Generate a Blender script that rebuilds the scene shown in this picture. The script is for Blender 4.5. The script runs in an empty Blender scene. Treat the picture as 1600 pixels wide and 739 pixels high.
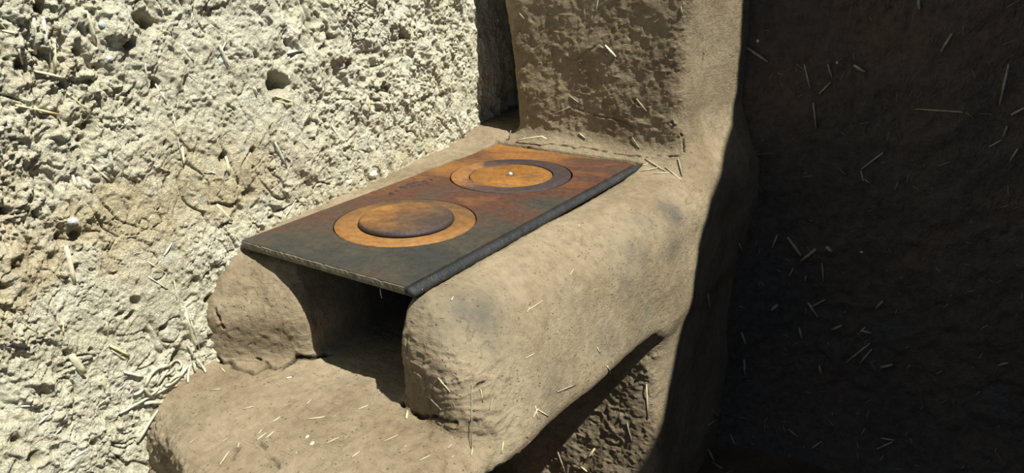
import bpy, bmesh, math, random
import numpy as np
from mathutils import Vector, Matrix

random.seed(7)
rng = np.random.default_rng(11)
scene = bpy.context.scene
COL = scene.collection

# ------------------------------------------------------------------ camera, sky, sun, exposure
CR = np.array([[0.83325395, -0.18073321, 0.52251638],
               [0.55257426, 0.3041825, -0.77597338],
               [-0.01869618, 0.93531199, 0.35332978]])
CC = np.array([1.1280, -0.8068, 0.4874])
FPX = 1210.0
cam_data = bpy.data.cameras.new('camera')
cam_data.sensor_width = 36.0
cam_data.lens = FPX / 1600.0 * 36.0
cam_data.clip_start = 0.02
cam = bpy.data.objects.new('camera', cam_data)
COL.objects.link(cam)
m4 = Matrix([list(CR[i]) + [CC[i]] for i in range(3)] + [[0, 0, 0, 1]])
cam.matrix_world = m4
scene.camera = cam

world = bpy.data.worlds.new('sky')
scene.world = world
world.use_nodes = True
bg = world.node_tree.nodes['Background']
bg.inputs['Color'].default_value = (0.50, 0.66, 0.88, 1)
bg.inputs['Strength'].default_value = 0.32

SUN = Vector((0.51, -0.05, 0.855)).normalized()
sd = bpy.data.lights.new('sun', 'SUN')
sd.energy = 7.9
sd.angle = math.radians(0.55)
sd.color = (1.0, 0.965, 0.85)
sun = bpy.data.objects.new('sun', sd)
COL.objects.link(sun)
sun.rotation_euler = SUN.to_track_quat('Z', 'Y').to_euler()
sun.location = (3, -1, 4)

vs = scene.view_settings
vs.view_transform = 'Standard'
vs.look = 'None'
vs.exposure = 0.0
vs.gamma = 1.0
vs.use_curve_mapping = False


def ray(px, py):
    d = CR @ np.array([(px - 800) / FPX, -(py - 369.5) / FPX, -1.0])
    return d / np.linalg.norm(d)


# ------------------------------------------------------------------ noise
_perm = rng.permutation(4096).astype(np.int64)
_val = rng.random(4096).astype(np.float32)


def hsh(i, j, k, s=0):
    return _val[_perm[(_perm[(_perm[(i + s * 131) & 4095] + j) & 4095] + k) & 4095]]


def vnoise(P, s=0):
    i = np.floor(P).astype(np.int64)
    f = (P - i).astype(np.float32)
    f = f * f * (3 - 2 * f)
    x, y, z = i[:, 0], i[:, 1], i[:, 2]
    r = 0
    for a in (0, 1):
        wa = f[:, 0] if a else 1 - f[:, 0]
        for b in (0, 1):
            wb = f[:, 1] if b else 1 - f[:, 1]
            for c in (0, 1):
                wc = f[:, 2] if c else 1 - f[:, 2]
                r = r + wa * wb * wc * hsh(x + a, y + b, z + c, s)
    return r * 2 - 1


def fbm(P, freq, octv=3, s=0, gain=0.5):
    r = 0
    a = 1.0
    for o in range(octv):
        r = r + a * vnoise(P * freq, s + o)
        freq *= 2.03
        a *= gain
    return r


def worley2(u, v, s=0):
    """F1, F2, cell random values and offset from the cell point, on the plane."""
    iu = np.floor(u).astype(np.int64)
    iv = np.floor(v).astype(np.int64)
    F1 = np.full(u.shape, 9.0, np.float32)
    F2 = F1.copy()
    R = np.zeros(u.shape, np.float32)
    R2 = R.copy()
    DU = R.copy()
    DV = R.copy()
    for a in (-1, 0, 1):
        for b in (-1, 0, 1):
            ci, cj = iu + a, iv + b
            du = ci + hsh(ci, cj, 1, s) - u
            dv = cj + hsh(ci, cj, 2, s) - v
            d = np.sqrt(du * du + dv * dv)
            n = d < F1
            F2 = np.where(n, F1, np.minimum(F2, d))
            R = np.where(n, hsh(ci, cj, 3, s), R)
            R2 = np.where(n, hsh(ci, cj, 4, s), R2)
            DU = np.where(n, du, DU)
            DV = np.where(n, dv, DV)
            F1 = np.where(n, d, F1)
    return F1, F2, R, R2, DU, DV


def sstep(a, b, x):
    t = np.clip((x - a) / (b - a), 0, 1)
    return t * t * (3 - 2 * t)


# ------------------------------------------------------------------ materials
class NT:
    def __init__(self, name):
        self.m = bpy.data.materials.new(name)
        self.m.use_nodes = True
        self.t = self.m.node_tree
        self.b = self.t.nodes['Principled BSDF']
        self.co = self.t.nodes.new('ShaderNodeTexCoord').outputs['Object']

    def n(self, typ, **kw):
        nd = self.t.nodes.new(typ)
        for k, v in kw.items():
            setattr(nd, k, v)
        return nd

    def l(self, a, b):
        self.t.links.new(a, b)

    def noise(self, scale, detail=4, rough=0.55, dist=0.0, vec=None):
        nd = self.n('ShaderNodeTexNoise')
        nd.inputs['Scale'].default_value = scale
        nd.inputs['Detail'].default_value = detail
        nd.inputs['Roughness'].default_value = rough
        nd.inputs['Distortion'].default_value = dist
        self.l(vec or self.co, nd.inputs['Vector'])
        return nd.outputs['Fac']

    def ramp(self, fac, stops):
        nd = self.n('ShaderNodeValToRGB')
        el = nd.color_ramp.elements
        while len(el) < len(stops):
            el.new(0.5)
        for e, (p, c) in zip(el, stops):
            e.position = p
            e.color = (*c, 1) if len(c) == 3 else c
        self.l(fac, nd.inputs['Fac'])
        return nd.outputs['Color']

    def mix(self, fac, a, b, mode='MIX'):
        nd = self.n('ShaderNodeMix', data_type='RGBA', blend_type=mode)
        for k, v in ((0, fac), (6, a), (7, b)):
            if isinstance(v, (int, float)):
                nd.inputs[k].default_value = v
            elif isinstance(v, tuple):
                nd.inputs[k].default_value = (*v, 1)
            else:
                self.l(v, nd.inputs[k])
        return nd.outputs[2]

    def math(self, op, a, b=0.0):
        nd = self.n('ShaderNodeMath', operation=op)
        for k, v in ((0, a), (1, b)):
            if isinstance(v, (int, float)):
                nd.inputs[k].default_value = v
            else:
                self.l(v, nd.inputs[k])
        return nd.outputs[0]

    def attr(self, name):
        return self.n('ShaderNodeAttribute', attribute_name=name).outputs['Fac']

    def stretch(self, sc):
        nd = self.n('ShaderNodeMapping')
        nd.inputs['Scale'].default_value = sc
        self.l(self.co, nd.inputs['Vector'])
        return nd.outputs[0]

    def bump(self, h, dist=0.002, strength=1.0, normal=None):
        nd = self.n('ShaderNodeBump')
        nd.inputs['Distance'].default_value = dist
        nd.inputs['Strength'].default_value = strength
        self.l(h, nd.inputs['Height'])
        if normal:
            self.l(normal, nd.inputs['Normal'])
        return nd.outputs[0]

    def done(self, col, rough=0.95, spec=0.15, normal=None):
        if isinstance(col, tuple):
            self.b.inputs['Base Color'].default_value = (*col, 1)
        else:
            self.l(col, self.b.inputs['Base Color'])
        if isinstance(rough, (int, float)):
            self.b.inputs['Roughness'].default_value = rough
        else:
            self.l(rough, self.b.inputs['Roughness'])
        self.b.inputs['Specular IOR Level'].default_value = spec
        if normal:
            self.l(normal, self.b.inputs['Normal'])
        return self.m


def m_pale():
    k = NT('pale_straw_clay')
    n1 = k.noise(9, 5)
    c = k.ramp(n1, [(0.3, (0.73, 0.71, 0.55)), (0.5, (0.80, 0.785, 0.635)), (0.7, (0.85, 0.84, 0.715))])
    c = k.mix(k.attr('tan'), c, (0.66, 0.58, 0.40))
    g = k.ramp(k.noise(22, 3), [(0.60, (0, 0, 0)), (0.72, (1, 1, 1))])
    c = k.mix(k.math('MULTIPLY', g, 0.45), c, (0.60, 0.64, 0.60))
    o = k.ramp(k.noise(31, 3, dist=0.5), [(0.64, (0, 0, 0)), (0.74, (1, 1, 1))])
    c = k.mix(k.math('MULTIPLY', o, 0.4), c, (0.62, 0.47, 0.25))
    f = k.ramp(k.noise(240, 3), [(0.3, (0.80, 0.79, 0.74)), (0.55, (1, 1, 1))])
    c = k.mix(0.8, c, f, 'MULTIPLY')
    c = k.mix(k.math('MULTIPLY', k.attr('pit'), 0.75), c, (0.24, 0.20, 0.13))
    fib = k.noise(90, 3, vec=k.stretch((1, 3.5, 1.0)), dist=1.2)
    h = k.math('ADD', k.math('MULTIPLY', k.noise(170, 4, 0.6), 1.0), k.math('MULTIPLY', fib, 0.9))
    h = k.math('ADD', h, k.math('MULTIPLY', k.noise(330, 4, 0.75), 1.3))
    return k.done(c, 0.98, 0.05, k.bump(h, 0.0042, 1.0))


def m_clay(name='brown_clay', tint=(1, 1, 1), bumpd=0.0022):
    k = NT(name)
    t = lambda c: tuple(a * b for a, b in zip(c, tint))
    c = k.ramp(k.noise(7, 5), [(0.3, t((0.190, 0.149, 0.097))), (0.52, t((0.250, 0.204, 0.139))), (0.72, t((0.295, 0.245, 0.170)))])
    f = k.ramp(k.noise(60, 5, 0.6), [(0.3, (0.74, 0.72, 0.70)), (0.6, (1.06, 1.06, 1.05))])
    c = k.mix(0.8, c, f, 'MULTIPLY')
    sp = k.ramp(k.noise(420, 2), [(0.62, (0, 0, 0)), (0.72, (1, 1, 1))])
    c = k.mix(k.math('MULTIPLY', sp, 0.35), c, t((0.42, 0.35, 0.23)))
    c = k.mix(k.math('MULTIPLY', k.attr('grey_tint'), 0.72), c, (0.082, 0.085, 0.078))
    c = k.mix(k.attr('crack'), c, (0.05, 0.036, 0.022))
    fib = k.noise(55, 3, vec=k.stretch((1.0, 1.0, 3.5)), dist=1.5)
    h = k.math('ADD', k.math('MULTIPLY', k.noise(170, 5, 0.7), 0.9), k.math('MULTIPLY', fib, 0.5))
    for rot, sc in (((0.6, 0.4, 0.9), 34), ((-0.5, 1.1, -0.3), 42), ((1.2, -0.6, 0.2), 30)):
        mp = k.n('ShaderNodeMapping')
        mp.inputs['Rotation'].default_value = rot
        mp.inputs['Scale'].default_value = (0.22, 1.5, 1.5)
        k.l(k.co, mp.inputs['Vector'])
        n = k.noise(sc, 2, 0.5, 0.6, vec=mp.outputs[0])
        line = k.ramp(k.math('ABSOLUTE', k.math('SUBTRACT', n, 0.5)), [(0.0, (0, 0, 0)), (0.018, (1, 1, 1))])
        msk = k.ramp(k.noise(sc * 0.6, 2), [(0.52, (1, 1, 1)), (0.60, (0, 0, 0))])
        h = k.math('ADD', h, k.math('MULTIPLY', k.math('MAXIMUM', line, msk), 0.22))
    vo = k.n('ShaderNodeTexVoronoi', feature='F1')
    vo.inputs['Scale'].default_value = 120
    k.l(k.co, vo.inputs['Vector'])
    pk = k.ramp(vo.outputs['Distance'], [(0.10, (0, 0, 0)), (0.22, (1, 1, 1))])
    pm = k.ramp(k.noise(38, 3), [(0.50, (1, 1, 1)), (0.58, (0, 0, 0))])
    pk = k.math('MAXIMUM', pk, pm)
    h = k.math('ADD', h, k.math('MULTIPLY', pk, 0.9))
    c = k.mix(k.math('MULTIPLY', k.math('SUBTRACT', 1.0, pk), 0.30), c, t((0.10, 0.075, 0.05)))
    return k.done(c, 0.92, 0.15, k.bump(h, bumpd, 1.0))


def m_dark_clay():
    k = NT('dark_brown_clay')
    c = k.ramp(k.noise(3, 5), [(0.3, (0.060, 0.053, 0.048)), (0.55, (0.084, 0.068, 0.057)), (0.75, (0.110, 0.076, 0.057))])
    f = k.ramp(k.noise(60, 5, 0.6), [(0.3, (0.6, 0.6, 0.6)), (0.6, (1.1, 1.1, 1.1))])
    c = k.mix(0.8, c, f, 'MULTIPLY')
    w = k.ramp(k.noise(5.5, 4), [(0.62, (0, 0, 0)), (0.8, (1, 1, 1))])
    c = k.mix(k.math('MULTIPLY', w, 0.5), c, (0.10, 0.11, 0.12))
    h = k.math('ADD', k.noise(90, 5, 0.6), k.math('MULTIPLY', k.noise(40, 3, vec=k.stretch((1.5, 1, 1)), dist=2), 1.2))
    return k.done(c, 0.9, 0.2, k.bump(h, 0.005, 1.0))


def m_iron(name, stops, scale=5.0, rough=(0.42, 0.7), grad=None, bumpd=0.0008, gain=0.85, rim=None):
    """rusty cast iron; grad = (mapping toward the dark end)."""
    k = NT(name)
    fac = k.noise(scale, 6, 0.62, 0.8, vec=k.stretch((0.8, 1.25, 1)))
    if grad:
        sep = k.n('ShaderNodeSeparateXYZ')
        k.l(k.co, sep.inputs[0])
        gx, gy, g0 = grad
        g = k.math('ADD', k.math('ADD', k.math('MULTIPLY', sep.outputs[0], gx), k.math('MULTIPLY', sep.outputs[1], gy)), g0)
        fac = k.math('ADD', k.math('MULTIPLY', k.math('SUBTRACT', fac, 0.5), gain), g)
    c = k.ramp(fac, stops)
    f = k.ramp(k.noise(70, 6, 0.75), [(0.3, (0.50, 0.48, 0.50)), (0.62, (1.15, 1.12, 1.06))])
    c = k.mix(0.85, c, f, 'MULTIPLY')
    if rim:
        rad = k.n('ShaderNodeVectorMath', operation='LENGTH')
        k.l(k.co, rad.inputs[0])
        mr = k.n('ShaderNodeMapRange')
        k.l(k.math('ADD', rad.outputs['Value'], k.math('MULTIPLY', k.noise(30, 3), 0.006)), mr.inputs['Value'])
        mr.inputs['From Min'].default_value = rim - 0.004 + 0.003
        mr.inputs['From Max'].default_value = rim + 0.003
        c = k.mix(mr.outputs[0], c, (0.035, 0.024, 0.027))
    st = k.ramp(k.noise(260, 2), [(0.66, (0, 0, 0)), (0.74, (1, 1, 1))])
    c = k.mix(k.math('MULTIPLY', st, 0.25), c, (0.30, 0.25, 0.2))
    r = k.n('ShaderNodeMapRange')
    k.l(k.noise(14, 4), r.inputs['Value'])
    r.inputs['From Min'].default_value = 0.3
    r.inputs['From Max'].default_value = 0.7
    r.inputs['To Min'].default_value = rough[0]
    r.inputs['To Max'].default_value = rough[1]
    h = k.math('ADD', k.math('MULTIPLY', k.noise(260, 4, 0.7), 1.2), k.math('MULTIPLY', k.noise(60, 5, 0.7), 1.4))
    k.done(c, r.outputs[0], 0.35, k.bump(h, bumpd, 1.0))
    return k.m


def m_straw(name, a, b, rough=0.7):
    k = NT(name)
    c = k.ramp(k.noise(60, 3), [(0.3, a), (0.7, b)])
    h = k.noise(500, 2)
    return k.done(c, rough, 0.25, k.bump(h, 0.0004, 0.6))


PALE = m_pale()
CLAY = m_clay()
DARK = m_dark_clay()
DIRT = m_clay('dirt_floor_clay', (0.42, 0.38, 0.36), 0.004)
IRON = m_iron('rusty_iron_plate',
              [(0.0, (0.034, 0.036, 0.034)), (0.20, (0.050, 0.047, 0.038)), (0.36, (0.072, 0.045, 0.033)),
               (0.50, (0.085, 0.036, 0.024)), (0.66, (0.17, 0.078, 0.028)), (0.95, (0.31, 0.140, 0.034))],
              6.5, grad=(-0.72, 0.72, 0.275), gain=1.2)
RIM = m_iron('sooty_blue_iron', [(0.3, (0.014, 0.018, 0.023)), (0.62, (0.034, 0.038, 0.044)), (0.75, (0.09, 0.095, 0.10))], 9, (0.35, 0.5), bumpd=0.0015)
EDGE = m_iron('pale_scaled_iron', [(0.3, (0.10, 0.095, 0.07)), (0.7, (0.20, 0.185, 0.135))], 30, (0.7, 0.9))
RING_OCHRE = m_iron('ochre_rusted_iron', [(0.30, (0.095, 0.062, 0.038)), (0.45, (0.17, 0.088, 0.032)), (0.7, (0.275, 0.135, 0.043))], 7, grad=(0.5, -1.6, 0.56))
LID_BROWN = m_iron('brown_rusted_iron', [(0.25, (0.062, 0.043, 0.036)), (0.45, (0.105, 0.062, 0.036)), (0.62, (0.18, 0.085, 0.028)), (0.9, (0.29, 0.145, 0.04))], 14,
                   grad=(-3.6, 0.0, 0.50), gain=1.2, rim=0.0892)
RING_PURPLE = m_iron('purple_scaled_iron', [(0.30, (0.045, 0.033, 0.036)), (0.62, (0.085, 0.052, 0.046)), (0.76, (0.30, 0.145, 0.048))], 8,
                     grad=(-3.0, -1.6, 0.38))
LID_ORANGE = m_iron('orange_rusted_iron', [(0.30, (0.11, 0.066, 0.030)), (0.44, (0.22, 0.102, 0.026)), (0.7, (0.32, 0.145, 0.028))], 12)
STRAW = m_straw('pale_straw', (0.52, 0.49, 0.35), (0.74, 0.71, 0.54))
STRAWG = m_straw('weathered_straw', (0.48, 0.49, 0.42), (0.72, 0.72, 0.62))
STRAWS = m_straw('straw_in_clay', (0.40, 0.35, 0.23), (0.60, 0.54, 0.38))
STRAWC = m_straw('clay_dusted_straw', (0.30, 0.25, 0.165), (0.46, 0.40, 0.27))
STRAWD = m_straw('dull_straw', (0.20, 0.17, 0.12), (0.36, 0.33, 0.25))
STRAWY = m_straw('golden_straw', (0.55, 0.48, 0.26), (0.75, 0.68, 0.42))
ROOT = m_straw('grey_root', (0.34, 0.33, 0.26), (0.58, 0.56, 0.45))
STONE = m_straw('grey_stone', (0.36, 0.40, 0.42), (0.56, 0.59, 0.57), 0.9)
CHALK = m_straw('chalk_lump', (0.56, 0.54, 0.43), (0.70, 0.68, 0.56), 0.95)
CASTER_BROWN = m_straw('caster_brown', (0.14, 0.11, 0.07), (0.24, 0.2, 0.13))


# ------------------------------------------------------------------ mesh helpers
def from_np(name, V, F, mat, parent=None, smooth=True, attrs=None, normals=None, link=True):
    me = bpy.data.meshes.new(name)
    n = F.shape[1]
    me.vertices.add(len(V))
    me.vertices.foreach_set('co', np.asarray(V, np.float32).ravel())
    me.loops.add(F.size)
    me.loops.foreach_set('vertex_index', np.asarray(F, np.int32).ravel())
    me.polygons.add(len(F))
    me.polygons.foreach_set('loop_start', np.arange(0, F.size, n, dtype=np.int32))
    me.polygons.foreach_set('use_smooth', np.full(len(F), smooth))
    me.update(calc_edges=True)
    for k, a in (attrs or {}).items():
        at = me.attributes.new(k, 'FLOAT', 'POINT')
        at.data.foreach_set('value', np.asarray(a, np.float32))
    me.materials.append(mat)
    if normals is not None:
        me.normals_split_custom_set_from_vertices(normals.tolist())
    o = bpy.data.objects.new(name, me)
    if parent:
        o.parent = parent
    if link:
        COL.objects.link(o)
    return o


def grid_faces(nu, nv, flip=False):
    i = np.arange(nu * nv).reshape(nu, nv)
    a, b, c, d = i[:-1, :-1].ravel(), i[1:, :-1].ravel(), i[1:, 1:].ravel(), i[:-1, 1:].ravel()
    return np.stack([a, d, c, b] if flip else [a, b, c, d], 1)


def tag(o, label=None, cat=None, kind=None, group=None):
    if label:
        o['label'] = label
    if cat:
        o['category'] = cat
    if kind:
        o['kind'] = kind
    if group:
        o['group'] = group
    return o


def bm_obj(name, bm, mat, parent=None, smooth=False):
    me = bpy.data.meshes.new(name)
    bm.normal_update()
    bm.to_mesh(me)
    bm.free()
    me.materials.append(mat)
    if smooth:
        for p in me.polygons:
            p.use_smooth = True
    o = bpy.data.objects.new(name, me)
    if parent:
        o.parent = parent
    COL.objects.link(o)
    return o


# ------------------------------------------------------------------ left wall (pale straw clay)
def wallx(y):
    return -0.012 - 0.11 * y


def on_wall(px, py):
    d = ray(px, py)
    # x = -0.012 - 0.11 y
    t = (-0.012 - 0.11 * CC[1] - CC[0]) / (d[0] + 0.11 * d[1])
    p = CC + t * d
    return p[1], p[2], t


U0, U1, V0, V1, ST = -0.50, 1.13, -0.50, 0.62, 0.00165
nu = int((U1 - U0) / ST)
nv = int((V1 - V0) / ST)
us = np.linspace(U0, U1, nu)
vs_ = np.linspace(V0, V1, nv)
Ug, Vg = [a.ravel() for a in np.meshgrid(us, vs_, indexing='ij')]
WF = grid_faces(nu, nv, False)
WF = WF[~((Ug[WF[:, 0]] > 0.06) & (Vg[WF[:, 0]] < -0.06))]      # hidden behind the stove there: left to the coarse sheet
_u = np.unique(WF)
_r = np.full(len(Ug), -1)
_r[_u] = np.arange(len(_u))
WF, Ug, Vg = _r[WF], Ug[_u], Vg[_u]


def wall_height(U, V, detail=True):
    P = np.stack([np.full_like(U, 3.3), U, V], 1)
    h = 0.008 * fbm(P, 6, 2, 1) + 0.0020 * fbm(P, 24, 2, 5)
    wu = U + 0.012 * vnoise(P * 30, 8)
    wv = V + 0.012 * vnoise(P * 30, 9)
    amp = 0.55 + 0.75 * sstep(-0.3, 0.5, vnoise(P * 4.0, 20)) + 0.35 * sstep(0.0, 0.35, V)
    calm = sstep(-0.12, -0.28, V) * sstep(0.15, -0.1, U)
    amp = amp * (1 - 0.35 * calm)
    pit = np.zeros_like(U)
    W3 = P + 0.010 * np.stack([P[:, 0] * 0, vnoise(P * 45, 41), vnoise(P * 45, 42)], 1)

    def terr(n, k):
        t = n * k
        b = np.floor(t)
        return (b + sstep(0.62, 1.0, t - b)) / k

    A = np.stack([P[:, 0], W3[:, 1] * 1.3 + W3[:, 2] * 0.35, W3[:, 2] * 0.8], 1)
    h = h + amp * 0.0062 * terr(fbm(A, 13, 3, 45, 0.6), 2.6)
    h = h + amp * 0.0036 * terr(fbm(A, 37, 3, 48, 0.62), 2.4)
    h = h + amp * 0.0017 * terr(fbm(A, 85, 2, 58, 0.7), 2.2)
    h = h + amp * 0.0016 * fbm(W3, 130, 2, 53, 0.7)
    patch = sstep(-0.15, 0.35, vnoise(P * 11, 56)) + 0.25
    for sc, a, s in ((62, 0.0017, 2), (150, 0.0024, 3)):
        F1, F2, R, R2, DU, DV = worley2(wu * sc, wv * sc * 0.8, s)
        e = F2 - F1 + 0.10 * vnoise(P * sc * 2.5, 44 + s)
        cellh = (R ** 2 - 0.3) * a + ((R2 - 0.5) * DU + (R - 0.3) * DV) * a * 1.8
        crack = sstep(0.14, 0.02, e)
        h = h + amp * patch * (cellh * sstep(0.0, 0.18, e) - crack * a * 0.3)
        if sc < 100:
            pit = np.maximum(pit, patch * crack * sstep(0.75, 0.2, R) * 0.45)
    # steep diagonal fissures
    Q = np.stack([U * 26 + V * 9, V * 7 - U * 2, P[:, 0]], 1)
    r = np.abs(vnoise(Q + 1.5 * vnoise(P * 18, 31)[:, None], 30))
    fis = sstep(0.085, 0.01, r) * sstep(-0.1, 0.3, vnoise(P * 9, 33))
    Q = np.stack([U * 45 + V * 18, V * 11 - U * 3, P[:, 0]], 1)
    r = np.abs(vnoise(Q + 1.5 * vnoise(P * 34, 38)[:, None], 37))
    fis = np.maximum(fis, 0.6 * sstep(0.08, 0.01, r) * sstep(0.0, 0.35, vnoise(P * 13, 39)))
    h = h - 0.008 * fis
    # horizontal drag steps
    Q = np.stack([U * 8 + V * 6, V * 34, P[:, 0]], 1)
    h = h + 0.0028 * np.abs(vnoise(Q + 1.2 * vnoise(P * 22, 36)[:, None], 35))
    pit = np.maximum(pit, fis * 0.7)
    # scattered deep nicks
    F1, F2, R, R2, DU, DV = worley2(wu * 22, wv * 22, 7)
    nick = sstep(0.24, 0.05, F1 * (0.7 + R2)) * (R > 0.72)
    h = h - 0.008 * nick
    pit = np.maximum(pit, nick * 0.7)
    return h, pit


H, PIT = wall_height(Ug, Vg)
# pits seen in the wall, placed where they sit on it
for px, py, rp, dep in ((430, 133, 19, 0.034), (232, 38, 14, 0.018), (203, 68, 12, 0.018), (247, 132, 9, 0.014), (512, 58, 7, 0.012),
                        (62, 10, 10, 0.015), (60, 84, 9, 0.012), (35, 100, 12, 0.013), (118, 82, 9, 0.012), (148, 198, 9, 0.014),
                        (563, 124, 8, 0.012), (665, 155, 8, 0.014), (688, 150, 6, 0.012), (100, 372, 9, 0.010), (125, 368, 8, 0.010),
                        (600, 88, 7, 0.012), (355, 246, 9, 0.013), (25, 412, 10, 0.01), (108, 446, 8, 0.008), (14, 332, 8, 0.012),
                        (62, 20, 8, 0.01), (284, 560, 14, 0.018), (318, 545, 8, 0.012), (330, 470, 6, 0.01), (55, 715, 12, 0.015), (28, 690, 7, 0.01)):
    uy, vz, t = on_wall(px, py)
    r = rp * t / FPX
    P = np.stack([Ug, Vg, Ug * 0], 1)
    d = np.hypot((Ug - uy), (Vg - vz)) * (1 + 0.35 * vnoise(P * 60, 50))
    g = sstep(r * 1.25, r * 0.35, d)
    H = H - dep * g
    PIT = np.maximum(PIT, g)
# crumbly drip of pale clay over the plate's back edge stays irregular at the bottom
P = np.stack([np.full_like(Ug, 1.3), Ug, Vg], 1)


def blob(cx, cy, ru, rv, ang=0):
    uy, vz, t = on_wall(cx, cy)
    k = t / FPX
    du, dv = (Ug - uy) / (ru * k), (Vg - vz) / (rv * k)
    c, s = math.cos(ang), math.sin(ang)
    a, b = du * c + dv * s * rv / ru, dv * c - du * s * ru / rv
    return np.exp(-(a * a + b * b))


TAN = 0.12 + 0.9 * blob(150, 360, 290, 90) + 0.7 * blob(360, 275, 190, 45) + 0.6 * blob(40, 440, 120, 60) + 0.5 * blob(520, 330, 120, 40) \
    + 0.35 * blob(60, 130, 90, 60) + 0.45 * blob(640, 250, 120, 30)
TAN = np.clip(TAN * (0.75 + 0.7 * fbm(P, 14, 3, 60)), 0, 1)
V3 = np.stack([wallx(Ug) + H, Ug + 0.11 * H, Vg], 1)
wall_left = from_np('wall_left', V3, WF, PALE, attrs={'tan': TAN, 'pit': PIT})
tag(wall_left, 'sunlit pale straw-clay wall with flaking crust', kind='structure')

# the same wall carried on beyond the frame, coarser
def wall_rest(u0, u1, v0, v1, st):
    n1, n2 = max(2, int((u1 - u0) / st)), max(2, int((v1 - v0) / st))
    a, b = [q.ravel() for q in np.meshgrid(np.linspace(u0, u1, n1), np.linspace(v0, v1, n2), indexing='ij')]
    h, pt = wall_height(a, b)
    return from_np('wall_surface', np.stack([wallx(a) + h, a, b], 1), grid_faces(n1, n2), PALE, wall_left,
                   attrs={'tan': a * 0 + 0.2, 'pit': pt})


wall_rest(-1.15, U0 + 0.002, -0.82, 1.30, 0.0045)
wall_rest(U0, 1.13, V1 - 0.002, 1.30, 0.006)
wall_rest(U0, 1.13, -0.82, V0 + 0.002, 0.008)
wall_rest(0.06, 1.13, V0, -0.058, 0.010)

# ------------------------------------------------------------------ back wall and dirt floor, in the shade
def back_height(X, Z):
    P = np.stack([X, np.full_like(X, 7.7), Z], 1)
    h = 0.012 * fbm(P, 5, 3, 70)
    Q = np.stack([X * 9 + Z * 3, X * 0, Z * 16 - X * 7], 1)
    h = h + 0.006 * np.abs(vnoise(Q + 1.6 * vnoise(P * 9, 75)[:, None], 74)) + 0.004 * fbm(P, 28, 2, 77)
    Q = np.stack([X * 26, X * 0, Z * 5 + X * 4], 1)
    r = np.abs(vnoise(Q + 1.4 * vnoise(P * 10, 79)[:, None], 78))
    h = h - 0.007 * sstep(0.09, 0, r) * sstep(0.0, 0.4, vnoise(P * 6, 80))
    rough = sstep(0.0, -0.2, Z)
    h = h + rough * 0.006 * fbm(P, 45, 2, 81)
    return h


nb, mb = 450, 340
X, Z = [q.ravel() for q in np.meshgrid(np.linspace(-0.32, 2.6, nb), np.linspace(-0.84, 1.45, mb), indexing='ij')]
h = back_height(X, Z)
xc = 0.49 + 0.085 * sstep(0.06, -0.12, Z)
low = sstep(-0.05, -0.5, Z)
flare = 0.10 * np.exp(-np.maximum(0, Z + 0.8) / 0.12) * sstep(0.3, 0.6, X)
flare = flare + (0.008 + 0.10 * low) * np.exp(-np.maximum(0, X - xc) / (0.030 + 0.08 * low)) * (X > 0.25)
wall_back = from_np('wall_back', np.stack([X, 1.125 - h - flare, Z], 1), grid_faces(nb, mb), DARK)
tag(wall_back, 'dark mud-plastered wall in deep shade', kind='structure')

nb, mb = 240, 220
X, Y = [q.ravel() for q in np.meshgrid(np.linspace(-0.2, 3.0, nb), np.linspace(-1.6, 1.15, mb), indexing='ij')]
P = np.stack([X, Y, X * 0 + 2.2], 1)
hz = 0.012 * fbm(P, 4, 3, 90) + 0.006 * fbm(P, 22, 3, 93)
floor = from_np('floor', np.stack([X, Y, -0.79 + hz], 1), grid_faces(nb, mb), DIRT)
tag(floor, 'trodden dirt floor strewn with chaff', kind='structure')

# added unseen slab over the rear; its outline is shaped to cast the back-wall shade
edge = [(-1.2, 1.02), (-0.4, 1.03), (0.5, 1.02), (1.185, 1.015), (1.39, 1.005), (1.45, 0.965), (1.53, 0.80), (1.56, 0.72), (1.622, 0.635), (1.706, 0.585), (1.767, 0.53), (1.834, 0.465), (2.2, -0.05), (2.6, -0.75)]
bm = bmesh.new()
poly = edge + [(4.2, -0.8), (4.2, 1.6), (-1.2, 1.6)]
lo = [bm.verts.new((x, y, 1.50)) for x, y in poly]
hi = [bm.verts.new((x, y, 1.60)) for x, y in poly]
bm.faces.new(lo[::-1])
bm.faces.new(hi)
for i in range(len(poly)):
    j = (i + 1) % len(poly)
    bm.faces.new((lo[i], lo[j], hi[j], hi[i]))
shade_caster = bm_obj('shade_caster', bm, CASTER_BROWN)
tag(shade_caster, 'unseen slab added above the rear to cast shade', kind='structure')


# unseen wall added on the right to block low skylight
nb, mb = 90, 80
Y, Z = [q.ravel() for q in np.meshgrid(np.linspace(-1.6, 1.14, nb), np.linspace(-0.84, 1.49, mb), indexing='ij')]
P = np.stack([Y * 0 + 5, Y, Z], 1)
skylight_block = from_np('skylight_block', np.stack([2.95 - 0.02 * fbm(P, 6, 3, 150), Y, Z], 1), grid_faces(nb, mb, True), DARK)
tag(skylight_block, 'unseen dark wall added to block low skylight', kind='structure')

# ------------------------------------------------------------------ clay stove as one smooth body
def smax(a, b, k):
    h = np.maximum(k - np.abs(a - b), 0) / k
    return np.maximum(a, b) + h * h * k * 0.25


def smin(a, b, k):
    return -smax(-a, -b, k)


def lerp_tab(x, xs, ys):
    return np.interp(x, xs, ys).astype(np.float32)


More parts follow.
